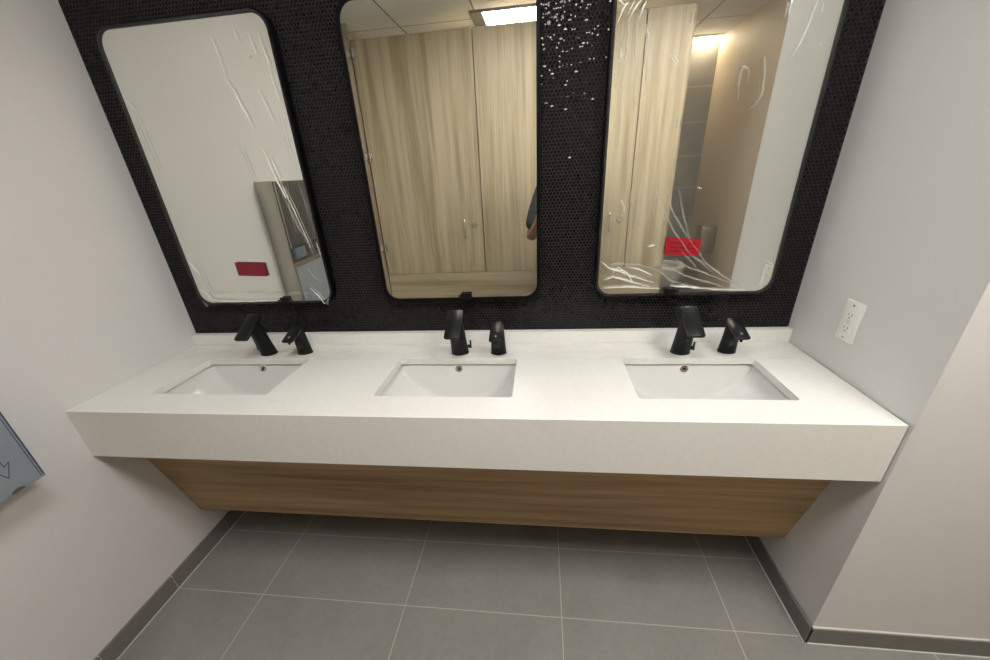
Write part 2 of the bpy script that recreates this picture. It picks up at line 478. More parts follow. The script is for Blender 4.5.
# ------------------------------------------------------------------ faucets and soap dispensers
def ellip(cx, cy, z, rx, ry, n=28): return [(cx + rx*math.cos(2*PI*k/n), cy + ry*math.sin(2*PI*k/n), z) for k in range(n)]
def column(bm, h, rx, ry, rx1, ry1, y1, zspout):
    rings = []; zt = zspout(y1)
    for q in (0, .02, .3, .6):
        e = .0012 if q == 0 else 0
        rings.append(ellip(0, y1*q, zt*q, rx*(1-q)+rx1*q+e, ry*(1-q)+ry1*q+e))
    top = ellip(0, y1, 0, rx1, ry1)
    rings.append([(x, y, zspout(y)) for x, y, z in top])
    loft(bm, rings)
def spout_slab(bm, ya, za, yb, zb, w0, w1, t0, t1):
    """sloping flat slab with rounded top edges from the apex (ya,za) down to the tip (yb,zb)"""
    d = Vector((0, yb-ya, zb-za)); L0 = d.length; d.normalize(); n = Vector((0, -d.z, d.y))
    if n.z < 0: n = -n
    rings = []
    for f in (0, .03, .5, .97, 1):
        w = w0 + (w1-w0)*f; t = t0 + (t1-t0)*f; e = .0015 if f in (0, 1) else 0
        c = Vector((0, ya, za)) + d * L0 * f
        prof = [(-w/2+.004+e, -e), (w/2-.004-e, -e), (w/2-e, -.003-e), (w/2-.001-e, -t+.003+e), (w/2-.006-e, -t+e), (-w/2+.006+e, -t+e), (-w/2+.001+e, -t+.003+e), (-w/2+e, -.003-e)]
        rings.append([c + Vector((x, 0, 0)) + n * q for x, q in prof])
    loft(bm, rings)
    return d, n
def make_faucet(x, y, label, lev):
    t = thing('sensor_faucet', label, 'faucet', (x, y, H+.0006), 'black sensor faucets')
    ya, za, yb, zb = -.012, .171, -.123, .110
    line = lambda yy: za + (yy-ya)*(zb-za)/(yb-ya) - .009
    one('body', BLACK, t, column, .16, .0320, .029, .0265, .022, -.040, line, smooth=True)
    one('spout', BLACK, t, spout_slab, ya, za, yb, zb, .054, .053, .020, .013, smooth=True)
    def aer(bm):
        cyl(bm, (0, yb+.018, zb-.004), 'z', .009, .012, 18)
    one('aerator', BLACKG, t, aer, smooth=True)
    def lever(bm):
        cyl(bm, (.030, 0, .022), 'x', .0065, .022, 14)
        box(bm, .038, .044, -.007, .007, .016, .044, .0015, 2)
        bmesh.ops.rotate(bm, verts=bm.verts, cent=(0, 0, 0), matrix=Matrix.Rotation(math.radians(lev), 3, 'Z'))
    one('temperature_lever', BLACK, t, lever, smooth=True)
    def eye(bm): box(bm, -.007, .007, -.0445, -.0405, .058, .074, .001, 1)
    one('sensor_window', SMOKE, t, eye)
    return t
def make_soap(x, y, label):
    t = thing('soap_dispenser', label, 'soap dispenser', (x, y, H+.0006), 'black soap dispensers')
    ya, za, yb, zb = .008, .121, -.092, .086
    line = lambda yy: za + (yy-ya)*(zb-za)/(yb-ya) - .008
    one('body', BLACK, t, column, .115, .0285, .0245, .0235, .019, -.014, line, smooth=True)
    one('spout', BLACK, t, spout_slab, ya, za, yb, zb, .047, .046, .017, .010, smooth=True)
    one('nozzle', BLACKG, t, cyl, (0, yb+.012, zb-.010), 'z', .0042, .016, 14, smooth=True)
    def eye(bm): box(bm, -.011, .011, -.0290, -.0255, .028, .050, .001, 1)
    one('sensor_window', SMOKE, t, eye)
    # small pale soap drop printed near the tip
    d = Vector((0, yb-ya, zb-za)); Ln = d.length; d.normalize(); n = Vector((0, -d.z, d.y)); n = n if n.z > 0 else -n
    c = Vector((0, ya, za)) + d * (Ln - .020) + n * .0004
    bm = bmesh.new(); pts = []
    for k in range(18):
        a = 2*PI*k/18; r = .0042 * (1 + (.9 * max(0, math.cos(a))**6))
        pts.append(c + Vector((r*math.sin(a), 0, 0)) - d * (r*math.cos(a)))
    loft(bm, [pts, [p + n*.0003 for p in pts]])
    finish(bm, 'drop_symbol', plain('grey_print', (.20, .20, .20), .5), t)
    return t
make_faucet(.407, -.115, 'black angular faucet behind the sink nearest the left wall', 180)
make_faucet(1.188, -.116, 'black angular faucet behind the middle sink', 14)
make_faucet(1.974, -.119, 'black angular faucet behind the sink nearest the wall outlet', -25)
make_soap(.560, -.110, 'short black soap dispenser right of the faucet nearest the left wall')
make_soap(1.334, -.118, 'short black soap dispenser right of the middle faucet')
make_soap(2.130, -.114, 'short black soap dispenser nearest the wall outlet')

# ------------------------------------------------------------------ mirrors
def make_mirror(cx, w, label):
    h = MT - MB; cz = (MB+MT)/2; r = .045
    t = thing('wall_mirror', label, 'mirror', (cx, -.0025, MB), 'black framed mirrors')
    fw = .012
    bm = bmesh.new(); Nn = 10
    def ring(e, y): return [(x, y, z + cz - MB) for x, z in rrect(w + 2*e, h + 2*e, r + e, Nn)]
    loft(bm, [ring(0, -.0265), ring(0, -.031), ring(.001, -.032), ring(fw-.001, -.032), ring(fw, -.031), ring(fw, -.0), ring(.001, -.0), ring(.001, -.0265)], cap0=False, cap1=False)
    finish(bm, 'frame', BLACKG, t, smooth=True)
    bm = bmesh.new(); loft(bm, [ring(-.0005, -.0225), ring(-.0005, -.0275)]); finish(bm, 'glass', MIRROR, t)
    return t
def strands(bm, cx, polys, y=-.0352, mi=0):
    """creases and glint streaks of the film: thin raised ribs along polylines of (x, z, half width)"""
    for poly in polys:
        pts = [(x - cx, y - r*.4, z - MB) for x, z, r in poly]
        tube(bm, pts, [max(.0003, r) for x, z, r in poly], 6, flat=.8, axis=(0, 1, 0), mi=mi)
def film(t, cx, w, sharp, soft, tips=True):
    h = MT - MB; bm = bmesh.new()
    o = rrect(w + .014, h + .014, .05, 8); Lp = [(x, z + h/2) for x, z in o]
    if tips:
        def tip(sx): return [(sx*(w/2-.030), -.007), (sx*(w/2-.018), -.018), (sx*(w/2-.008), .012)]
    f = bm.faces.new([bm.verts.new((x, -.0345, z)) for x, z in Lp])
    g = bmesh.ops.extrude_face_region(bm, geom=[f]); 
    bmesh.ops.translate(bm, verts=[v for v in g['geom'] if isinstance(v, bmesh.types.BMVert)], vec=(0, -.0004, 0))
    for f in bm.faces: f.material_index = 0
    n0 = len(bm.faces); strands(bm, cx, sharp, mi=1)
    if tips:
        for sx in (-1, 1):
            p = tip(sx); A = [bm.verts.new((x, -.0352, z)) for x, z in p]; B = [bm.verts.new((x, -.0360, z)) for x, z in p]
            bm.faces.new(A).material_index = 2; bm.faces.new(list(reversed(B))).material_index = 2
            for i in range(3): bm.faces.new((A[i], A[(i+1) % 3], B[(i+1) % 3], B[i]))
    strands(bm, cx, soft, mi=2)
    return finish(bm, 'protective_film', [FILM, FOLD_GLINT, FOLDW], t, smooth=True)
def clip(t, cx, x0, x1, z0=MB-.003, z1=MB+.018):
    def f(bm):
        box(bm, x0-cx, x1-cx, -.0405, -.0365, z0-MB, z1-MB, .001, 1)
        box(bm, x0-cx+.004, x1-cx-.004, -.0405, -.0322, z0-MB-.003, z0-MB+.002)
    one('bottom_clip', BLACK, t, f)

# ---- camera model, also used to lay the film creases and glint streaks out on the mirror plane
CAMP = Vector((1.4902, -1.4649, 1.4597)); YAW, PIT, ROL = -.1399, -.4681, -.0609
FPX, PPX, PPY = 397.48, 491.21, 373.64
fw_ = Vector((math.sin(YAW)*math.cos(PIT), math.cos(YAW)*math.cos(PIT), math.sin(PIT)))
rt_ = Vector((math.cos(YAW), -math.sin(YAW), 0)); up_ = rt_.cross(fw_)
rt, up = rt_*math.cos(ROL) + up_*math.sin(ROL), -rt_*math.sin(ROL) + up_*math.cos(ROL)
SHARP_L = [[(0.504, 1.7707, 0.00094), (0.5216, 1.7359, 0.00253), (0.5373, 1.6845, 0.00354), (0.5473, 1.6538, 0.0026), (0.5525, 1.6285, 0.00082)], [(0.497, 1.879, 0.00045), (0.5018, 1.8501, 0.00213), (0.5058, 1.8181, 0.00092), (0.5074, 1.7882, 0.00186), (0.5083, 1.7729, 0.00062)], [(0.6213, 1.8689, 0.0006), (0.625, 1.8427, 0.00226), (0.6296, 1.8183, 0.00091)], [(0.6505, 1.8688, 0.00059), (0.6544, 1.8427, 0.0024), (0.6601, 1.8111, 0.00303), (0.6618, 1.7865, 0.00122)], [(0.5766, 1.8888, 0.00045), (0.5793, 1.8699, 0.0015), (0.5819, 1.8508, 0.00045)], [(0.5926, 1.826, 0.00061), (0.598, 1.8135, 0.00213), (0.6103, 1.8198, 0.00061)], [(0.6064, 1.7325, 0.00063), (0.6176, 1.695, 0.00175), (0.6249, 1.6651, 0.00144), (0.629, 1.6457, 0.00048)], [(0.6602, 1.7817, 0.00046), (0.6611, 1.7439, 0.0014), (0.6663, 1.697, 0.00063)], [(0.5673, 1.5675, 0.00083), (0.5768, 1.5196, 0.0022), (0.5875, 1.4732, 0.00241), (0.604, 1.4188, 0.0014)], [(0.5796, 1.561, 0.00067), (0.5928, 1.5127, 0.0017), (0.5994, 1.4757, 0.00069)], [(0.6009, 1.4569, 0.00069), (0.6167, 1.3988, 0.00176), (0.6312, 1.332, 0.00161), (0.6501, 1.248, 0.00073)], [(0.1329, 1.2178, 0.00077), (0.1469, 1.1905, 0.00214), (0.1611, 1.1629, 0.00059)], [(0.1365, 1.7363, 0.00049), (0.1439, 1.7221, 0.00198), (0.1477, 1.708, 0.0005)], [(0.1565, 1.0685, 0.00121), (0.2142, 1.057, 0.00322), (0.3139, 1.0528, 0.0036), (0.4527, 1.054, 0.00237)], [(0.6051, 1.1003, 0.00058), (0.6305, 1.0722, 0.00272), (0.65, 1.0358, 0.00117)], [(0.6752, 1.2683, 0.00055), (0.6793, 1.2399, 0.00184), (0.6805, 1.2147, 0.00056)], [(0.1358, 1.1038, 0.0008), (0.1625, 1.0828, 0.00241), (0.1755, 1.0494, 0.00101)]]
SOFT_L = [[(0.5838, 1.4734, 0.00103), (0.6161, 1.3461, 0.00393), (0.6599, 1.2117, 0.00149)], [(0.613, 1.4719, 0.00086), (0.6073, 1.3928, 0.00282), (0.608, 1.3056, 0.00109)], [(0.662, 1.4631, 0.00086), (0.6715, 1.393, 0.00245), (0.6769, 1.3029, 0.0009)], [(0.151, 1.0871, 0.001), (0.3493, 1.0907, 0.00237), (0.5584, 1.0818, 0.00195), (0.6704, 1.0831, 0.00077)], [(0.1477, 1.708, 0.0005), (0.1532, 1.6069, 0.00154), (0.1593, 1.524, 0.00053)], [(0.4814, 1.6017, 0.0005), (0.4961, 1.5421, 0.00153), (0.508, 1.449, 0.00052)], [(0.6537, 1.6685, 0.00064), (0.6573, 1.5909, 0.00148), (0.6601, 1.518, 0.0005)], [(0.6125, 1.1987, 0.00094), (0.627, 1.1497, 0.00303), (0.6591, 1.1183, 0.00095)], [(0.1653, 1.2129, 0.00077), (0.1705, 1.1231, 0.00218), (0.1839, 1.07, 0.0008)]]
SHARP_R = [[(1.7147, 1.8464, 0.0008), (1.706, 1.8287, 0.00242), (1.6951, 1.8047, 0.00054)], [(1.7507, 1.8453, 0.00106), (1.7369, 1.8302, 0.00267), (1.7237, 1.8065, 0.00081)], [(1.7352, 1.8466, 0.00106), (1.7287, 1.835, 0.00214), (1.7199, 1.8193, 0.00067)], [(1.7661, 1.8439, 0.00066), (1.7577, 1.8284, 0.00187), (1.7522, 1.8083, 0.00054)], [(1.6963, 1.85, 0.0016), (1.7104, 1.8366, 0.00201), (1.7201, 1.8439, 0.00107)], [(1.7081, 1.7476, 0.00056), (1.7097, 1.7298, 0.0021), (1.7054, 1.7166, 0.00056)], [(1.7693, 1.7943, 0.00054), (1.7769, 1.7746, 0.00191), (1.7829, 1.7677, 0.00041)], [(1.8456, 1.7302, 0.00055), (1.8588, 1.7116, 0.0018), (1.8685, 1.6997, 0.00083)], [(2.1906, 1.807, 0.00064), (2.1827, 1.7599, 0.00157), (2.1735, 1.7236, 0.00159), (2.1576, 1.6907, 0.00054)], [(2.2062, 1.8017, 0.00038), (2.2073, 1.782, 0.00077)], [(2.225, 1.7215, 0.0004), (2.2238, 1.709, 0.00106)], [(2.128, 1.8124, 0.00257), (2.1273, 1.7967, 0.00259), (2.1286, 1.7826, 0.00065)], [(1.6973, 1.1641, 0.00069), (1.726, 1.1393, 0.00208), (1.7602, 1.1314, 0.00311), (1.7954, 1.1132, 0.00243), (1.8334, 1.1017, 0.00208), (1.8786, 1.0866, 0.00069)], [(1.7085, 1.1016, 0.0007), (1.7383, 1.1113, 0.00209), (1.7765, 1.0998, 0.00279), (1.8253, 1.0845, 0.00175), (1.8669, 1.0728, 0.0007)], [(1.7372, 1.1252, 0.00069), (1.7559, 1.1418, 0.00241), (1.788, 1.1203, 0.0026), (1.808, 1.0884, 0.00087)], [(1.7857, 1.1443, 0.00069), (1.8266, 1.1329, 0.00241), (1.8685, 1.1146, 0.00086)], [(1.8441, 1.2087, 0.0005), (1.8565, 1.2115, 0.002), (1.8658, 1.2144, 0.0005)], [(1.7071, 1.0732, 0.00089), (1.7993, 1.0745, 0.00211), (1.9013, 1.0649, 0.00087)], [(1.9333, 1.0747, 0.00104), (1.9801, 1.07, 0.00346), (2.0333, 1.0652, 0.00138)], [(2.2171, 1.1539, 0.00066), (2.238, 1.1436, 0.00231), (2.2535, 1.1301, 0.00099)], [(2.2265, 1.1276, 0.00066), (2.2266, 1.0877, 0.00151), (2.2084, 1.0574, 0.00068)], [(1.7432, 1.358, 0.00048), (1.7576, 1.3366, 0.00194), (1.7561, 1.3186, 0.00049)], [(2.0005, 1.066, 0.00086), (2.0998, 1.0566, 0.00206), (2.1804, 1.0547, 0.00085)]]
SOFT_R = [[(1.7269, 1.827, 0.0008), (1.7253, 1.7637, 0.00275), (1.7224, 1.6505, 0.00216), (1.7216, 1.4994, 0.00076)], [(1.746, 1.8171, 0.00081), (1.7514, 1.7176, 0.00196), (1.7583, 1.5996, 0.00073)], [(1.7106, 1.8076, 0.00081), (1.7058, 1.7434, 0.00278), (1.7055, 1.6517, 0.00087)], [(1.7657, 1.803, 0.00054), (1.7785, 1.7155, 0.0014), (1.7922, 1.6455, 0.00057)], [(2.0448, 1.6041, 0.00071), (2.0348, 1.6512, 0.00251), (2.0384, 1.6823, 0.00275), (2.0551, 1.6766, 0.00165), (2.0632, 1.64, 0.0007)], [(2.0887, 1.696, 0.00217), (2.0988, 1.6645, 0.00165), (2.1045, 1.6187, 0.00196), (2.0952, 1.5912, 0.00127), (2.0785, 1.5828, 0.00071)], [(1.8864, 1.3628, 0.00079), (1.9159, 1.3055, 0.00193), (1.9745, 1.2262, 0.00197), (2.0371, 1.1532, 0.001)], [(1.8782, 1.334, 0.00064), (1.9124, 1.2661, 0.00196), (1.9744, 1.1879, 0.00233), (2.0623, 1.1192, 0.00101)], [(1.9201, 1.3784, 0.00063), (1.9435, 1.3043, 0.0016), (1.9734, 1.2326, 0.00082)], [(1.9326, 1.1698, 0.00084), (1.9893, 1.1348, 0.00271), (2.0648, 1.1056, 0.00271), (2.1344, 1.0765, 0.00102)], [(1.8109, 1.4123, 0.00062), (1.8409, 1.3387, 0.00144), (1.8764, 1.2551, 0.00066)], [(1.8428, 1.3965, 0.00063), (1.8636, 1.3523, 0.00143), (1.8954, 1.276, 0.00065)], [(1.9892, 1.1744, 0.00083), (2.0377, 1.1499, 0.00302), (2.0962, 1.1081, 0.00237), (2.1615, 1.0689, 0.00102)], [(1.7812, 1.4362, 0.00047), (1.7712, 1.3567, 0.00144), (1.8122, 1.2639, 0.00066)], [(1.9245, 1.1367, 0.00085), (1.9807, 1.108, 0.00273), (2.0492, 1.0856, 0.00239), (2.1243, 1.063, 0.00103)], [(1.8787, 1.1381, 0.00068), (1.9379, 1.0885, 0.00242), (1.9988, 1.0765, 0.00086)], [(1.9479, 1.1953, 0.00067), (1.9925, 1.1546, 0.00235), (2.0162, 1.1273, 0.00085)], [(1.7016, 1.1503, 0.00069), (1.7514, 1.1556, 0.00206), (1.8248, 1.1499, 0.00171), (1.8795, 1.1313, 0.00068)], [(1.7129, 1.0874, 0.0007), (1.7538, 1.1282, 0.00243), (1.806, 1.1403, 0.00103)]]
def jit(poly, amp, n):
    """resample a crease of (x, z, r) with small irregular wobbles"""
    out = []
    for (x0, z0, r0), (x1, z1, r1) in zip(poly[:-1], poly[1:]):
        for k in range(n):
            f = k/n; out.append((x0+(x1-x0)*f + random.uniform(-amp, amp), z0+(z1-z0)*f + random.uniform(-amp, amp), (r0+(r1-r0)*f)*random.uniform(.6, 1.25)))
    out.append(poly[-1]); return out
m1 = make_mirror(*MIR[0], 'film-wrapped mirror nearest the left wall reflecting a towel dispenser')
f1 = film(m1, MIR[0][0], MIR[0][1], [jit(p, .0008, 5) for p in SHARP_L], [jit(p, .0012, 5) for p in SOFT_L])
clip(m1, MIR[0][0], .469, .503)
def lab(bm, cx, x0, x1, z0, z1, sk):
    A = [(x0-cx, z0-MB), (x1-cx, z0-MB-sk), (x1-cx, z1-MB-sk), (x0-cx, z1-MB)]
    loft(bm, [[(x, -.0352, z) for x, z in A], [(x, -.0356, z) for x, z in A]])
o = one('warning_label', RED1, f1, lab, MIR[0][0], .325, .443, 1.155, 1.206, .006); o['label'] = 'dark red sticker'
m2 = make_mirror(*MIR[1], 'black framed mirror in the middle with no film reflecting a wooden stall door')
clip(m2, MIR[1][0], 1.194, 1.232)
m3 = make_mirror(*MIR[2], 'film-wrapped mirror nearest the right wall reflecting an open toilet stall')
f3 = film(m3, MIR[2][0], MIR[2][1], [jit(p, .0010, 6) for p in SHARP_R], [jit(p, .0016, 6) for p in SOFT_R], False)
clip(m3, MIR[2][0], 1.916, 1.955)
lo = one('warning_label', RED2, f3, lab, MIR[2][0], 1.900, 2.010, 1.183, 1.237, .010); lo['label'] = 'bright red sticker with dark print'
def prt(bm):
    cx = MIR[2][0]
    for k, (xa, xb) in enumerate(((1.915, 1.958), (1.970, 1.996), (1.912, 1.990), (1.914, 1.984))):
        zc = (1.221, 1.220, 1.207, 1.194)[k]; x = xa
        while x < xb:
            wd = random.uniform(.003, .008); box(bm, x-cx, min(x+wd, xb)-cx, -.0361, -.0357, zc-.0022-MB-(x-1.9)*.09, zc+.0022-MB-(x-1.9)*.09); x += wd + .0016
bm = bmesh.new(); prt(bm); finish(bm, 'print', REDTXT, f3)

# ------------------------------------------------------------------ outlet on the right wall
t = thing('wall_outlet', 'white outlet plate on the right wall above the counter end', 'outlet', (W, -.2695, 1.0205))
def op(bm): 
    loft(bm, [[(-.0008, a, b) for a, b in rrect(.0735, .1175, .004, 3)], [(-.004, a, b) for a, b in rrect(.0735, .1175, .004, 3)], [(-.0062, a, b) for a, b in rrect(.067, .111, .004, 3)]])
one('plate', PLASTICW, t, op, smooth=True)
one('receptacle', PLASTICW, t, box, -.0082, -.0055, -.0168, .0168, -.0335, .0335, .0012, 2)
def slots(bm, s):
        zc = s*.0195
        box(bm, -.0086, -.0078, -.0078, -.0056, zc-.002, zc+.0055); box(bm, -.0086, -.0078, .0052, .0074, zc-.002, zc+.0050)
        cyl(bm, (-.0082, 0, zc-.0078), 'x', .0024, .0008, 12)
for s in (-1, 1): one('socket_holes', GREYP, t, slots, s)
def btn(bm):
    box(bm, -.0090, -.0078, -.0068, .0068, .0012, .0052, .0004, 1); box(bm, -.0090, -.0078, -.0068, .0068, -.0052, -.0012, .0004, 1)
one('test_button', plain('light_grey_button', (.6, .6, .58), .4), t, btn)
for zc in (.0475, -.0475): one('screw', CHROME, t, cyl, (-.0064, 0, zc), 'x', .0028, .0012, 12)

# ------------------------------------------------------------------ towel cabinet on the left wall
BX, BY0, BY1, BZ0, BZ1, BZM = .102, -1.135, -.740, .765, 1.482, 1.050
t = thing('towel_dispenser', 'steel paper towel and waste cabinet with blue film on the left wall', 'dispenser', (0, -.94, BZ0))
def cb(bm):
    box(bm, .0008, BX-.004, BY0, BY1, BZ0, BZ1, .003, 2)
def place(bm): bmesh.ops.translate(bm, verts=bm.verts, vec=(0, .94, -BZ0))
bm = bmesh.new(); cb(bm); place(bm); finish(bm, 'cabinet', STEEL, t, smooth=True)
bm = bmesh.new(); box(bm, BX-.004, BX, BY0+.004, BY1-.002, BZ0+.001, BZM-.012, .0015, 2); place(bm); fd = finish(bm, 'waste_door', BLUEFILM, t); fd['label'] = 'blue film covered lower door'
bm = bmesh.new(); box(bm, BX-.0035, BX+.0008, BY1-.007, BY1-.003, BZ0+.008, BZM-.014); box(bm, BX-.0035, BX+.0008, BY1-.0125, BY1-.0105, BZ0+.008, BZM-.014); place(bm); finish(bm, 'film_edge', BLUEEDGE, fd)
def arrow(bm):                                           # outlined arrow pointing down
    yc, zc = -.808, .811
    Q = [(yc+a, zc+b) for a, b in ((0, 0), (.019, .040), (.005, .032), (.005, .105), (-.005, .105), (-.005, .032), (-.019, .040))]
    for (a, b), (c, d) in zip(Q, Q[1:] + Q[:1]):
        v = Vector((c-a, d-b)).normalized(); nn = Vector((-v.y, v.x)) * .0009
        K = [(a-nn.x, b-nn.y), (c-nn.x, d-nn.y), (c+nn.x, d+nn.y), (a+nn.x, b+nn.y)]
        loft(bm, [[(BX+.0001, p, q) for p, q in K], [(BX+.0005, p, q) for p, q in K]])
bm = bmesh.new(); arrow(bm); place(bm); finish(bm, 'arrow_print', INK, fd)
bm = bmesh.new(); pts = [(-.807 + .016*math.cos(a), BZ0+.0015 + .010*math.sin(a)) for a in [PI*k/12 for k in range(13)]]
loft(bm, [[(BX, p, q) for p, q in pts], [(BX+.0006, p, q) for p, q in pts]]); place(bm); finish(bm, 'finger_notch', plain('notch_grey', (.09, .085, .075), .5), fd)
bm = bmesh.new(); box(bm, BX-.004, BX, BY0+.004, BY1-.004, BZM+.010, BZ1-.004, .002, 2); place(bm); ud = finish(bm, 'towel_cover', SMOKE, t); ud['label'] = 'smoked dark upper cover'
bm = bmesh.new()
box(bm, BX-.003, BX+.004, BY1-.018, BY1-.008, BZM+.09, BZ1-.008, .001, 1)
place(bm); finish(bm, 'trim_rail', STEEL, ud)
bm = bmesh.new(); box(bm, BX-.003, BX+.003, BY0+.006, BY1-.012, BZM+.093, BZM+.105, .001, 1)
place(bm); finish(bm, 'paper_slot', BLACK, ud)
bm = bmesh.new(); box(bm, BX-.003, BX+.006, -.885, -.775, BZM+.030, BZM+.085, .003, 2); place(bm); finish(bm, 'feed_window', BLUEBIT, ud, smooth=True)
bm = bmesh.new(); box(bm, BX-.003, BX+.005, BY0+.004, BY1-.004, BZM-.011, BZM+.009, .002, 2); place(bm); finish(bm, 'divider', STEEL, t)

# ------------------------------------------------------------------ toilet stalls opposite the sinks (seen in the mirrors)
DT, DB, TH = 2.372, .672, .025
def hinge(name, par, x, z):
    def f(bm):
        cyl(bm, (x+.012, TH/2+.006, z), 'z', .010, .062, 14); box(bm, x+.014, x+.028, TH/2, TH/2+.004, z-.026, z+.026, .001, 1)
    one(name, CHROME, par, f, smooth=True)
def stall_door(x0, x1, label, latch_right=True):
    t = thing('stall_door', label, 'stall door', ((x0+x1)/2, -ST, DB), 'stall doors')
    w = x1 - x0
    bm = bmesh.new(); box(bm, -w/2+.003, w/2-.003, -TH/2, TH/2, .003, DT-DB, .0015, 1)
    o = finish(bm, 'door_panel', OAK, t); 
    xl = w/2 - .070
    def rose(bm):
        cyl(bm, (xl, TH/2+.003, .395), 'y', .021, .006, 28); cyl(bm, (xl, TH/2+.008, .395), 'y', .013, .006, 24)
    one('privacy_lock', CHROME, t, rose, smooth=True)
    def pull(bm):
        xp = xl - .082
        tube(bm, [(xp, TH/2, .44), (xp, TH/2+.03, .44), (xp, TH/2+.036, .43), (xp, TH/2+.036, .31), (xp, TH/2+.03, .30), (xp, TH/2, .30)], .0055, 10)
    one('pull_handle', CHROME, t, pull, smooth=True)
    for z in (2.295-DB, 1.625-DB, .906-DB): hinge('hinge', t, -w/2, z)
    return t
def slab(name, mat, x0, x1, y0, y1, z0, z1, label, cat, group=None):
    bm = bmesh.new(); box(bm, x0, x1, y0, y1, z0, z1, .0015, 1)
    return tag(finish(bm, name, mat), label, cat, group)
stall_door(.098, 1.000, 'wide pale oak stall door opposite the middle mirror')
stall_door(1.490, 2.188, 'narrow pale oak stall door opposite the gap between middle and right mirrors')
y0, y1 = -ST-TH/2, -ST+TH/2
slab('stall_pilaster', OAK, .0006, .090, y0, y1, .0, DT, 'narrow pale oak pilaster between the left wall and the wide stall door', 'partition', 'stall pilasters')
slab('stall_pilaster', OAK, 1.003, 1.488, y0, y1, DB+.002, DT, 'broad pale oak pilaster beside the wide stall door reflected in the middle mirror', 'partition', 'stall pilasters')
hp = slab('stall_pilaster', OAK, 2.192, 2.490, y0, y1, DB+.002, DT, 'pale oak pilaster between the narrow stall door and the open stall', 'partition', 'stall pilasters')
for z in (2.30, 1.70, 1.00):
    one('hinge_bolt', LFRAME, hp, lambda bm: (cyl(bm, (2.466, y1+.002, z+.02), 'y', .006, .004, 12), cyl(bm, (2.466, y1+.002, z-.02), 'y', .006, .004, 12), box(bm, 2.464, 2.468, y1, y1+.0015, z-.02, z+.02)))
for xs, own in ((1.0015, 'stall_pilaster.001'), (2.190, 'stall_pilaster.002'), (.097, 'stall_pilaster'), (1.489, 'stall_pilaster.001')):
    one('gap_light_block', DARKHOLE, COL.objects[own], lambda bm: box(bm, xs-.016, xs+.016, y0-.012, y0-.0005, DB+.004, DT-.001, .001, 1))  # dark strips added behind the door gaps to block stall lamp light
pl = COL.objects['stall_pilaster']
for z in (2.295, 1.625, .906):
    one('hinge_leaf', CHROME, pl, lambda bm: box(bm, .064, .0895, y1, y1+.005, z-.024, z+.024, .001, 1))
slab('kick_panel', OAKH, .0975, 2.490, y0, y1, .0, DB, 'low horizontal-grained oak panel below the stall doors', 'panel')
def brk(bm):
    box(bm, .001, .090, -ST-TH/2, -ST+TH/2+.004, DT+.002, CEIL-.001, .001, 1)
tag(one('ceiling_bracket', STEEL, None, brk), 'steel bracket joining the narrow wall pilaster to the ceiling', 'bracket')
slab('stall_partition', OAK, 1.245, 1.270, -FAR+.002, y0-.002, .15, DT, 'oak partition behind the broad pilaster between the two closed stalls', 'partition', 'stall partitions')
slab('stall_partition', OAK, 2.462, 2.487, -FAR+.002, y0-.002, .15, DT, 'oak partition on the left side of the open toilet stall', 'partition', 'stall partitions')
t = thing('stall_door', 'pale oak stall door standing open inside the stall with the toilet', 'stall door', (2.503, -ST-.04, DB), 'stall doors')
bm = bmesh.new(); box(bm, -.010, .010, -.60, .02, -DB, DT-DB, .0015, 1); finish(bm, 'door_panel', OAK, t)
def oh(bm):
    for z in (2.30-DB, 1.70-DB, 1.00-DB): cyl(bm, (-.004, .030, z), 'z', .006, .05, 12)
one('hinge', LFRAME, t, oh)

# toilet in the open stall
t = thing('toilet', 'white wall-hung toilet in the open stall reflected in the right mirror', 'toilet', (2.845, -3.2, .04))
def egg(rx, ry0, ry1, z, n=32, cy=0.0):
    out = []
    for k in range(n):
        a = 2*PI*k/n; s = math.sin(a); out.append((rx*math.cos(a), cy + (ry1 if s > 0 else ry0)*s, z))
    return out
bm = bmesh.new()
loft(bm, [egg(.07, .12, .05, .14, cy=-.10), egg(.115, .20, .12, .18, cy=-.08), egg(.165, .25, .19, .28), egg(.182, .26, .22, .37), egg(.182, .26, .22, .395), egg(.13, .19, .16, .395), egg(.11, .16, .13, .32), egg(.05, .07, .05, .26)])
box(bm, -.15, .15, -.350, -.20, .15, .385, .03, 3)
finish(bm, 'bowl', CERAMIC, t, smooth=True)
bm = bmesh.new()
loft(bm, [egg(.188, .25, .228, .398), egg(.19, .25, .230, .410), egg(.180, .24, .220, .420), egg(.128, .17, .158, .418), egg(.122, .165, .152, .400), egg(.188, .25, .228, .398)], cap0=False, cap1=False)
finish(bm, 'seat', PLASTICW, t, smooth=True)
tag(one('flush_sensor_panel', STEEL, None, lambda bm: box(bm, 2.735, 2.855, -FAR+.0006, -FAR+.016, 1.20, 1.46, .003, 2), smooth=True), 'steel flush sensor panel on the grey tiled wall above the toilet', 'sensor')
sp = COL.objects['flush_sensor_panel']
one('sensor_window', SMOKE, sp, lambda bm: box(bm, 2.752, 2.785, -FAR+.0155, -FAR+.019, 1.34, 1.43, .002, 1))
t = thing('toilet_paper_dispenser', 'steel toilet paper dispenser on the side wall of the open stall', 'dispenser', (SIDE, -2.87, .640))
one('case', STEELD, t, box, -.148, 0, -.08, .08, 0, .255, .018, 3, smooth=True)
one('roll_opening', DARKHOLE, t, lambda bm: box(bm, -.150, -.146, -.05, .072, .03, .10, .001, 1))
t = thing('coat_hook', 'small round steel coat hook on the side wall of the open stall', 'hook', (SIDE, -3.38, 1.19))
def hk(bm): cyl(bm, (-.0025, 0, 0), 'x', .018, .005, 20); cyl(bm, (-.020, 0, 0), 'x', .007, .032, 14, .007); cyl(bm, (-.038, 0, .004), 'x', .012, .010, 18, .015)
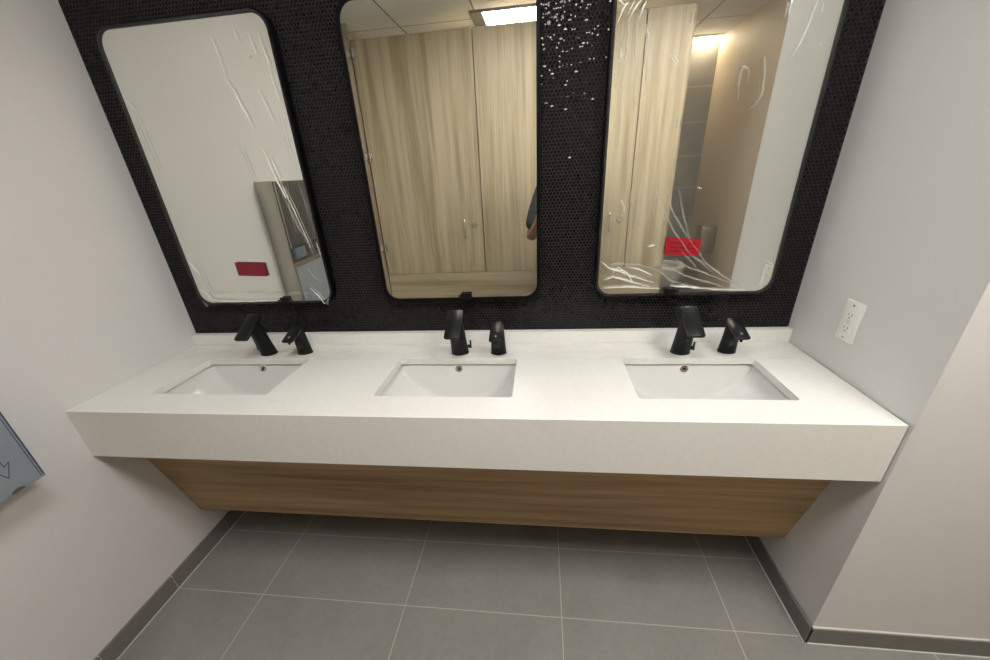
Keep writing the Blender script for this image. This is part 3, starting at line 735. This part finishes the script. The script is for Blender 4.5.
one('hook', CHROME, t, hk, smooth=True)

# ------------------------------------------------------------------ lights of the room
LAMP = emit('lamp_diffuser', (1.0, .98, .94), 11.8); LAMPB = emit('lamp_diffuser_bright', (1.0, .975, .93), 16.8); LAMP2 = emit('stall_lamp_diffuser', (1.0, .95, .86), 24.0); LAMP3 = emit('warm_lamp', (1.0, .84, .60), 16.0)
def troffer(x0, x1, y0, y1, mat, label, inset=.03):
    t = thing('ceiling_light', label, 'ceiling light', ((x0+x1)/2, (y0+y1)/2, CEIL-.001), 'square ceiling lights')
    a, b = (x1-x0)/2, (y1-y0)/2
    def fr(bm):
        box(bm, -a, -a+inset, -b, b, -.016, 0); box(bm, a-inset, a, -b, b, -.016, 0); box(bm, -a+inset, a-inset, -b, -b+.012, -.016, 0); box(bm, -a+inset, a-inset, b-.012, b, -.016, 0)
    one('frame', LFRAME, t, fr)
    one('diffuser', mat, t, box, -a+inset, a-inset, -b+.012, b-.012, -.010, -.002)
troffer(1.02, 1.61, -1.50, -.91, LAMP, 'square ceiling light above the person in front of the counter')
troffer(2.20, 2.79, -1.50, -.91, LAMPB, 'square ceiling light in front of the open stall')
troffer(.985, 1.80, -2.76, -2.16, LAMP2, 'ceiling light over the stall partitions, reflected at the top of the middle mirror', .09)
t = thing('wall_wash_light', 'warm strip light along the top of the tiled wall in the open stall', 'ceiling light', (2.82, -FAR+.06, CEIL-.001))
one('housing', PLASTICW, t, lambda bm: box(bm, -.32, .32, -.055, .075, -.012, 0, .002, 1))
one('diffuser', LAMP3, t, lambda bm: box(bm, -.315, .315, -.050, .045, -.030, -.0125))

# ------------------------------------------------------------------ person taking the photograph (mostly hidden behind the tile strip)
def skinned(name, mat, parent, verts, edges, root=0, sub=2, at=(0, 0, 0)):
    me = bpy.data.meshes.new(name)
    me.from_pydata([v[0] for v in verts], edges, []); me.update()
    o = bpy.data.objects.new(name, me); COL.objects.link(o); o.parent = parent
    sk = o.modifiers.new('skin', 'SKIN'); sk.use_smooth_shade = True
    for i, v in enumerate(verts):
        d = me.skin_vertices[0].data[i]; r = v[1]; d.radius = r if isinstance(r, tuple) else (r, r); d.use_root = (i == root)
    sb = o.modifiers.new('smooth', 'SUBSURF'); sb.levels = sub; sb.render_levels = sub
    me.materials.append(mat); return o
PX, PY = 1.645, -1.80
per = thing('person', 'person in dark grey t-shirt holding up a phone, arm reflected at the middle mirror edge', 'person', (PX, PY, 0))
V = [((0, -.01, .93), (.105, .080)), ((0, 0, 1.08), (.115, .085)), ((0, 0, 1.26), (.145, .10)), ((0, -.005, 1.39), (.12, .075)), ((0, 0, 1.455), .052), ((0, .015, 1.50), .050),
     ((0, .03, 1.575), (.068, .080)), ((0, .03, 1.655), (.073, .090)), ((0, .02, 1.715), (.055, .070)),
     ((-.150, -.015, 1.375), .052), ((-.238, .055, 1.045), .040), ((-.165, .150, 1.20), .036), ((-.120, .235, 1.345), .026),
     ((.150, -.015, 1.375), .052), ((.190, .055, 1.065), .040), ((.125, .15, 1.20), .036), ((.052, .235, 1.345), .026),
     ((-.085, -.01, .82), .066), ((-.10, .0, .50), .055), ((-.10, -.015, .28), .050), ((-.10, -.03, .09), .036), ((-.11, .10, .035), (.038, .028)),
     ((.085, -.01, .82), .066), ((.10, .0, .50), .055), ((.10, -.015, .28), .050), ((.10, -.03, .09), .036), ((.11, .10, .035), (.038, .028))]
Eg = [(0, 1), (1, 2), (2, 3), (3, 4), (4, 5), (5, 6), (6, 7), (7, 8), (3, 9), (9, 10), (10, 11), (11, 12), (3, 13), (13, 14), (14, 15), (15, 16),
      (0, 17), (17, 18), (18, 19), (19, 20), (20, 21), (0, 22), (22, 23), (23, 24), (24, 25), (25, 26)]
V = [((x, y, z if i in (12, 16) else z*.95), r) for i, ((x, y, z), r) in enumerate(V)]
# hands: palm and five bent fingers each, grown from the wrists of the same body
ph_c = CAMP - fw_*.016 + rt*.055 - up*.020
loc = lambda p: tuple(p - Vector((PX, PY, 0)))
def hand(wrist, sgn, edge):
    base = len(V); wv = Vector(V[wrist][0]) + Vector((PX, PY, 0))
    palm = edge - up*.030 - fw_*.004; V.append((loc(wv + (palm - wv)*.55), (.026, .018))); V.append((loc(palm), (.034, .014)))
    Eg.append((wrist, base)); Eg.append((base, base+1))
    for k in range(4):                                   # fingers come up on the lens side of the phone
        o_ = (k - 1.5)*.019
        p0 = palm + rt*o_ + up*.004 + fw_*.004; ln = (.85, 1, .96, .78)[k]
        p1 = palm + rt*o_*1.05 + up*.020*ln + fw_*.018; p2 = p1 + up*.026*ln + fw_*.003; p3 = p2 + up*.020*ln - fw_*.003
        i = len(V); V.extend([(loc(p0), .0095), (loc(p1), .0088), (loc(p2), .0080), (loc(p3), .0068)])
        Eg.extend([(base+1, i), (i, i+1), (i+1, i+2), (i+2, i+3)])
    q0 = palm - rt*sgn*.026 - fw_*.006; q1 = q0 + up*.024 - fw_*.014; q2 = q1 + up*.024 + rt*sgn*.006 + fw_*.002
    i = len(V); V.extend([(loc(q0), .011), (loc(q1), .0098), (loc(q2), .0082)]); Eg.extend([(base, i), (i, i+1), (i+1, i+2)])
hand(12, 1, ph_c - rt*.035 - up*.036); hand(16, -1, ph_c + rt*.048 - up*.036)
body = skinned('body', SKIN, per, V, Eg)
k = 1.0
low = lambda vv: [((x, y, z*.95), r) for (x, y, z), r in vv]
shirt = skinned('t_shirt', SHIRT, per, low([((0, -.01, .775), (.176, .140)), ((0, -.01, .92), (.166, .130)), ((0, 0, 1.08), (.156, .120)), ((0, 0, 1.26), (.165, .120)), ((0, -.005, 1.39), (.140, .095)), ((0, 0, 1.435), (.080, .070)),
     ((-.152, -.015, 1.375), .070), ((-.210, .026, 1.19), .064), ((-.226, .043, 1.10), .061), ((.152, -.015, 1.375), .070), ((.176, .026, 1.19), .063), ((.184, .043, 1.11), .060)]),
     [(0, 1), (1, 2), (2, 3), (3, 4), (4, 5), (4, 6), (6, 7), (7, 8), (4, 9), (9, 10), (10, 11)])
skinned('trousers', DENIM, per, low([((0, 0, 1.06), (.128, .095)), ((0, -.01, .94), (.150, .116)), ((0, -.01, .80), (.158, .120))]), [(0, 1), (1, 2)])
for s in (-1, 1):
    skinned('trouser_leg', DENIM, per, low([((s*.074, -.01, .90), (.084, .104)), ((s*.088, -.01, .72), (.084, .092)), ((s*.10, 0, .50), .072), ((s*.10, -.015, .28), .066), ((s*.10, -.02, .085), .064)]), [(0, 1), (1, 2), (2, 3), (3, 4)])
for s in (-1, 1):
    skinned('shoe', BLACK, per, [((s*.10, -.07, .047), (.042, .040)), ((s*.105, .03, .045), (.046, .038)), ((s*.112, .14, .038), (.040, .031))], [(0, 1), (1, 2)])
def squat(fn):
    def g(bm):
        fn(bm)
        for v in bm.verts: v.co.z *= .95
    return g
def ball(bm, c, r, seg=20):
    q = bmesh.ops.create_uvsphere(bm, u_segments=seg, v_segments=seg//2+2, radius=1)
    for v in q['verts']: v.co = Vector((c[0]+v.co.x*r[0], c[1]+v.co.y*r[1], c[2]+v.co.z*r[2]))
def hairf(bm):
    ball(bm, (0, .010, 1.680), (.083, .098, .088), 28)
    for v in list(bm.verts):
        if v.co.y > .055 and v.co.z < 1.70: bm.verts.remove(v)
        elif v.co.z < 1.60: bm.verts.remove(v)
one('hair', HAIR, per, squat(hairf), smooth='all')
def nose(bm): loft(bm, [[(.006, .112, 1.645), (-.006, .112, 1.645), (0, .108, 1.650)], [(.016, .112, 1.602), (-.016, .112, 1.602), (0, .138, 1.606)], [(.010, .108, 1.596), (-.010, .108, 1.596), (0, .118, 1.597)]])
one('nose', SKIN, per, squat(nose), smooth=True)
for s in (-1, 1):
    one('eye', EYE, per, squat(lambda bm: ball(bm, (s*.030, .102, 1.640), (.013, .010, .008))), smooth='all')
    one('pupil', HAIR, per, squat(lambda bm: ball(bm, (s*.030, .1105, 1.640), (.0055, .003, .0055))), smooth='all')
    one('ear', SKIN, per, squat(lambda bm: ball(bm, (s*.076, .022, 1.628), (.010, .020, .031))), smooth='all')
one('mouth', plain('lips', (.25, .09, .07), .5), per, squat(lambda bm: ball(bm, (0, .100, 1.568), (.024, .010, .006))), smooth='all')
# phone
t = thing('phone', 'black phone held up in both hands, behind the lens', 'phone', tuple(ph_c))
Mr = Matrix(((rt.x, up.x, -fw_.x), (rt.y, up.y, -fw_.y), (rt.z, up.z, -fw_.z))).to_4x4()
t.rotation_euler = Mr.to_euler()
def phb(bm):
    loft(bm, [[(x, y, z) for x, y in rrect(.147-e, .0715-e, .011, 5)] for z, e in ((-.004, .002), (-.003, 0), (.003, 0), (.004, .002))])
one('case', BLACK, t, phb, smooth=True)
one('screen', SMOKE, t, lambda bm: loft(bm, [[(x, y, z) for x, y in rrect(.141, .066, .009, 5)] for z in (.0041, .0046)]))

# ------------------------------------------------------------------ camera, world, view
cam = bpy.data.cameras.new('camera'); co = bpy.data.objects.new('camera', cam); COL.objects.link(co)
Mc = Matrix(((rt.x, up.x, -fw_.x, CAMP.x), (rt.y, up.y, -fw_.y, CAMP.y), (rt.z, up.z, -fw_.z, CAMP.z), (0, 0, 0, 1)))
co.matrix_world = Mc
cam.sensor_fit = 'HORIZONTAL'; cam.sensor_width = 36; cam.lens = FPX*36/990
cam.shift_x = (495 - PPX)/990; cam.shift_y = (PPY - 330)/990
cam.clip_start = .01; cam.clip_end = 50
S.camera = co
wd = bpy.data.worlds.new('world'); S.world = wd; wd.use_nodes = True
wd.node_tree.nodes['Background'].inputs[0].default_value = (.9, .9, .9, 1); wd.node_tree.nodes['Background'].inputs[1].default_value = .05
vs = S.view_settings; vs.view_transform = 'Standard'; vs.look = 'None'; vs.gamma = 1; vs.use_curve_mapping = False; vs.exposure = 0.78
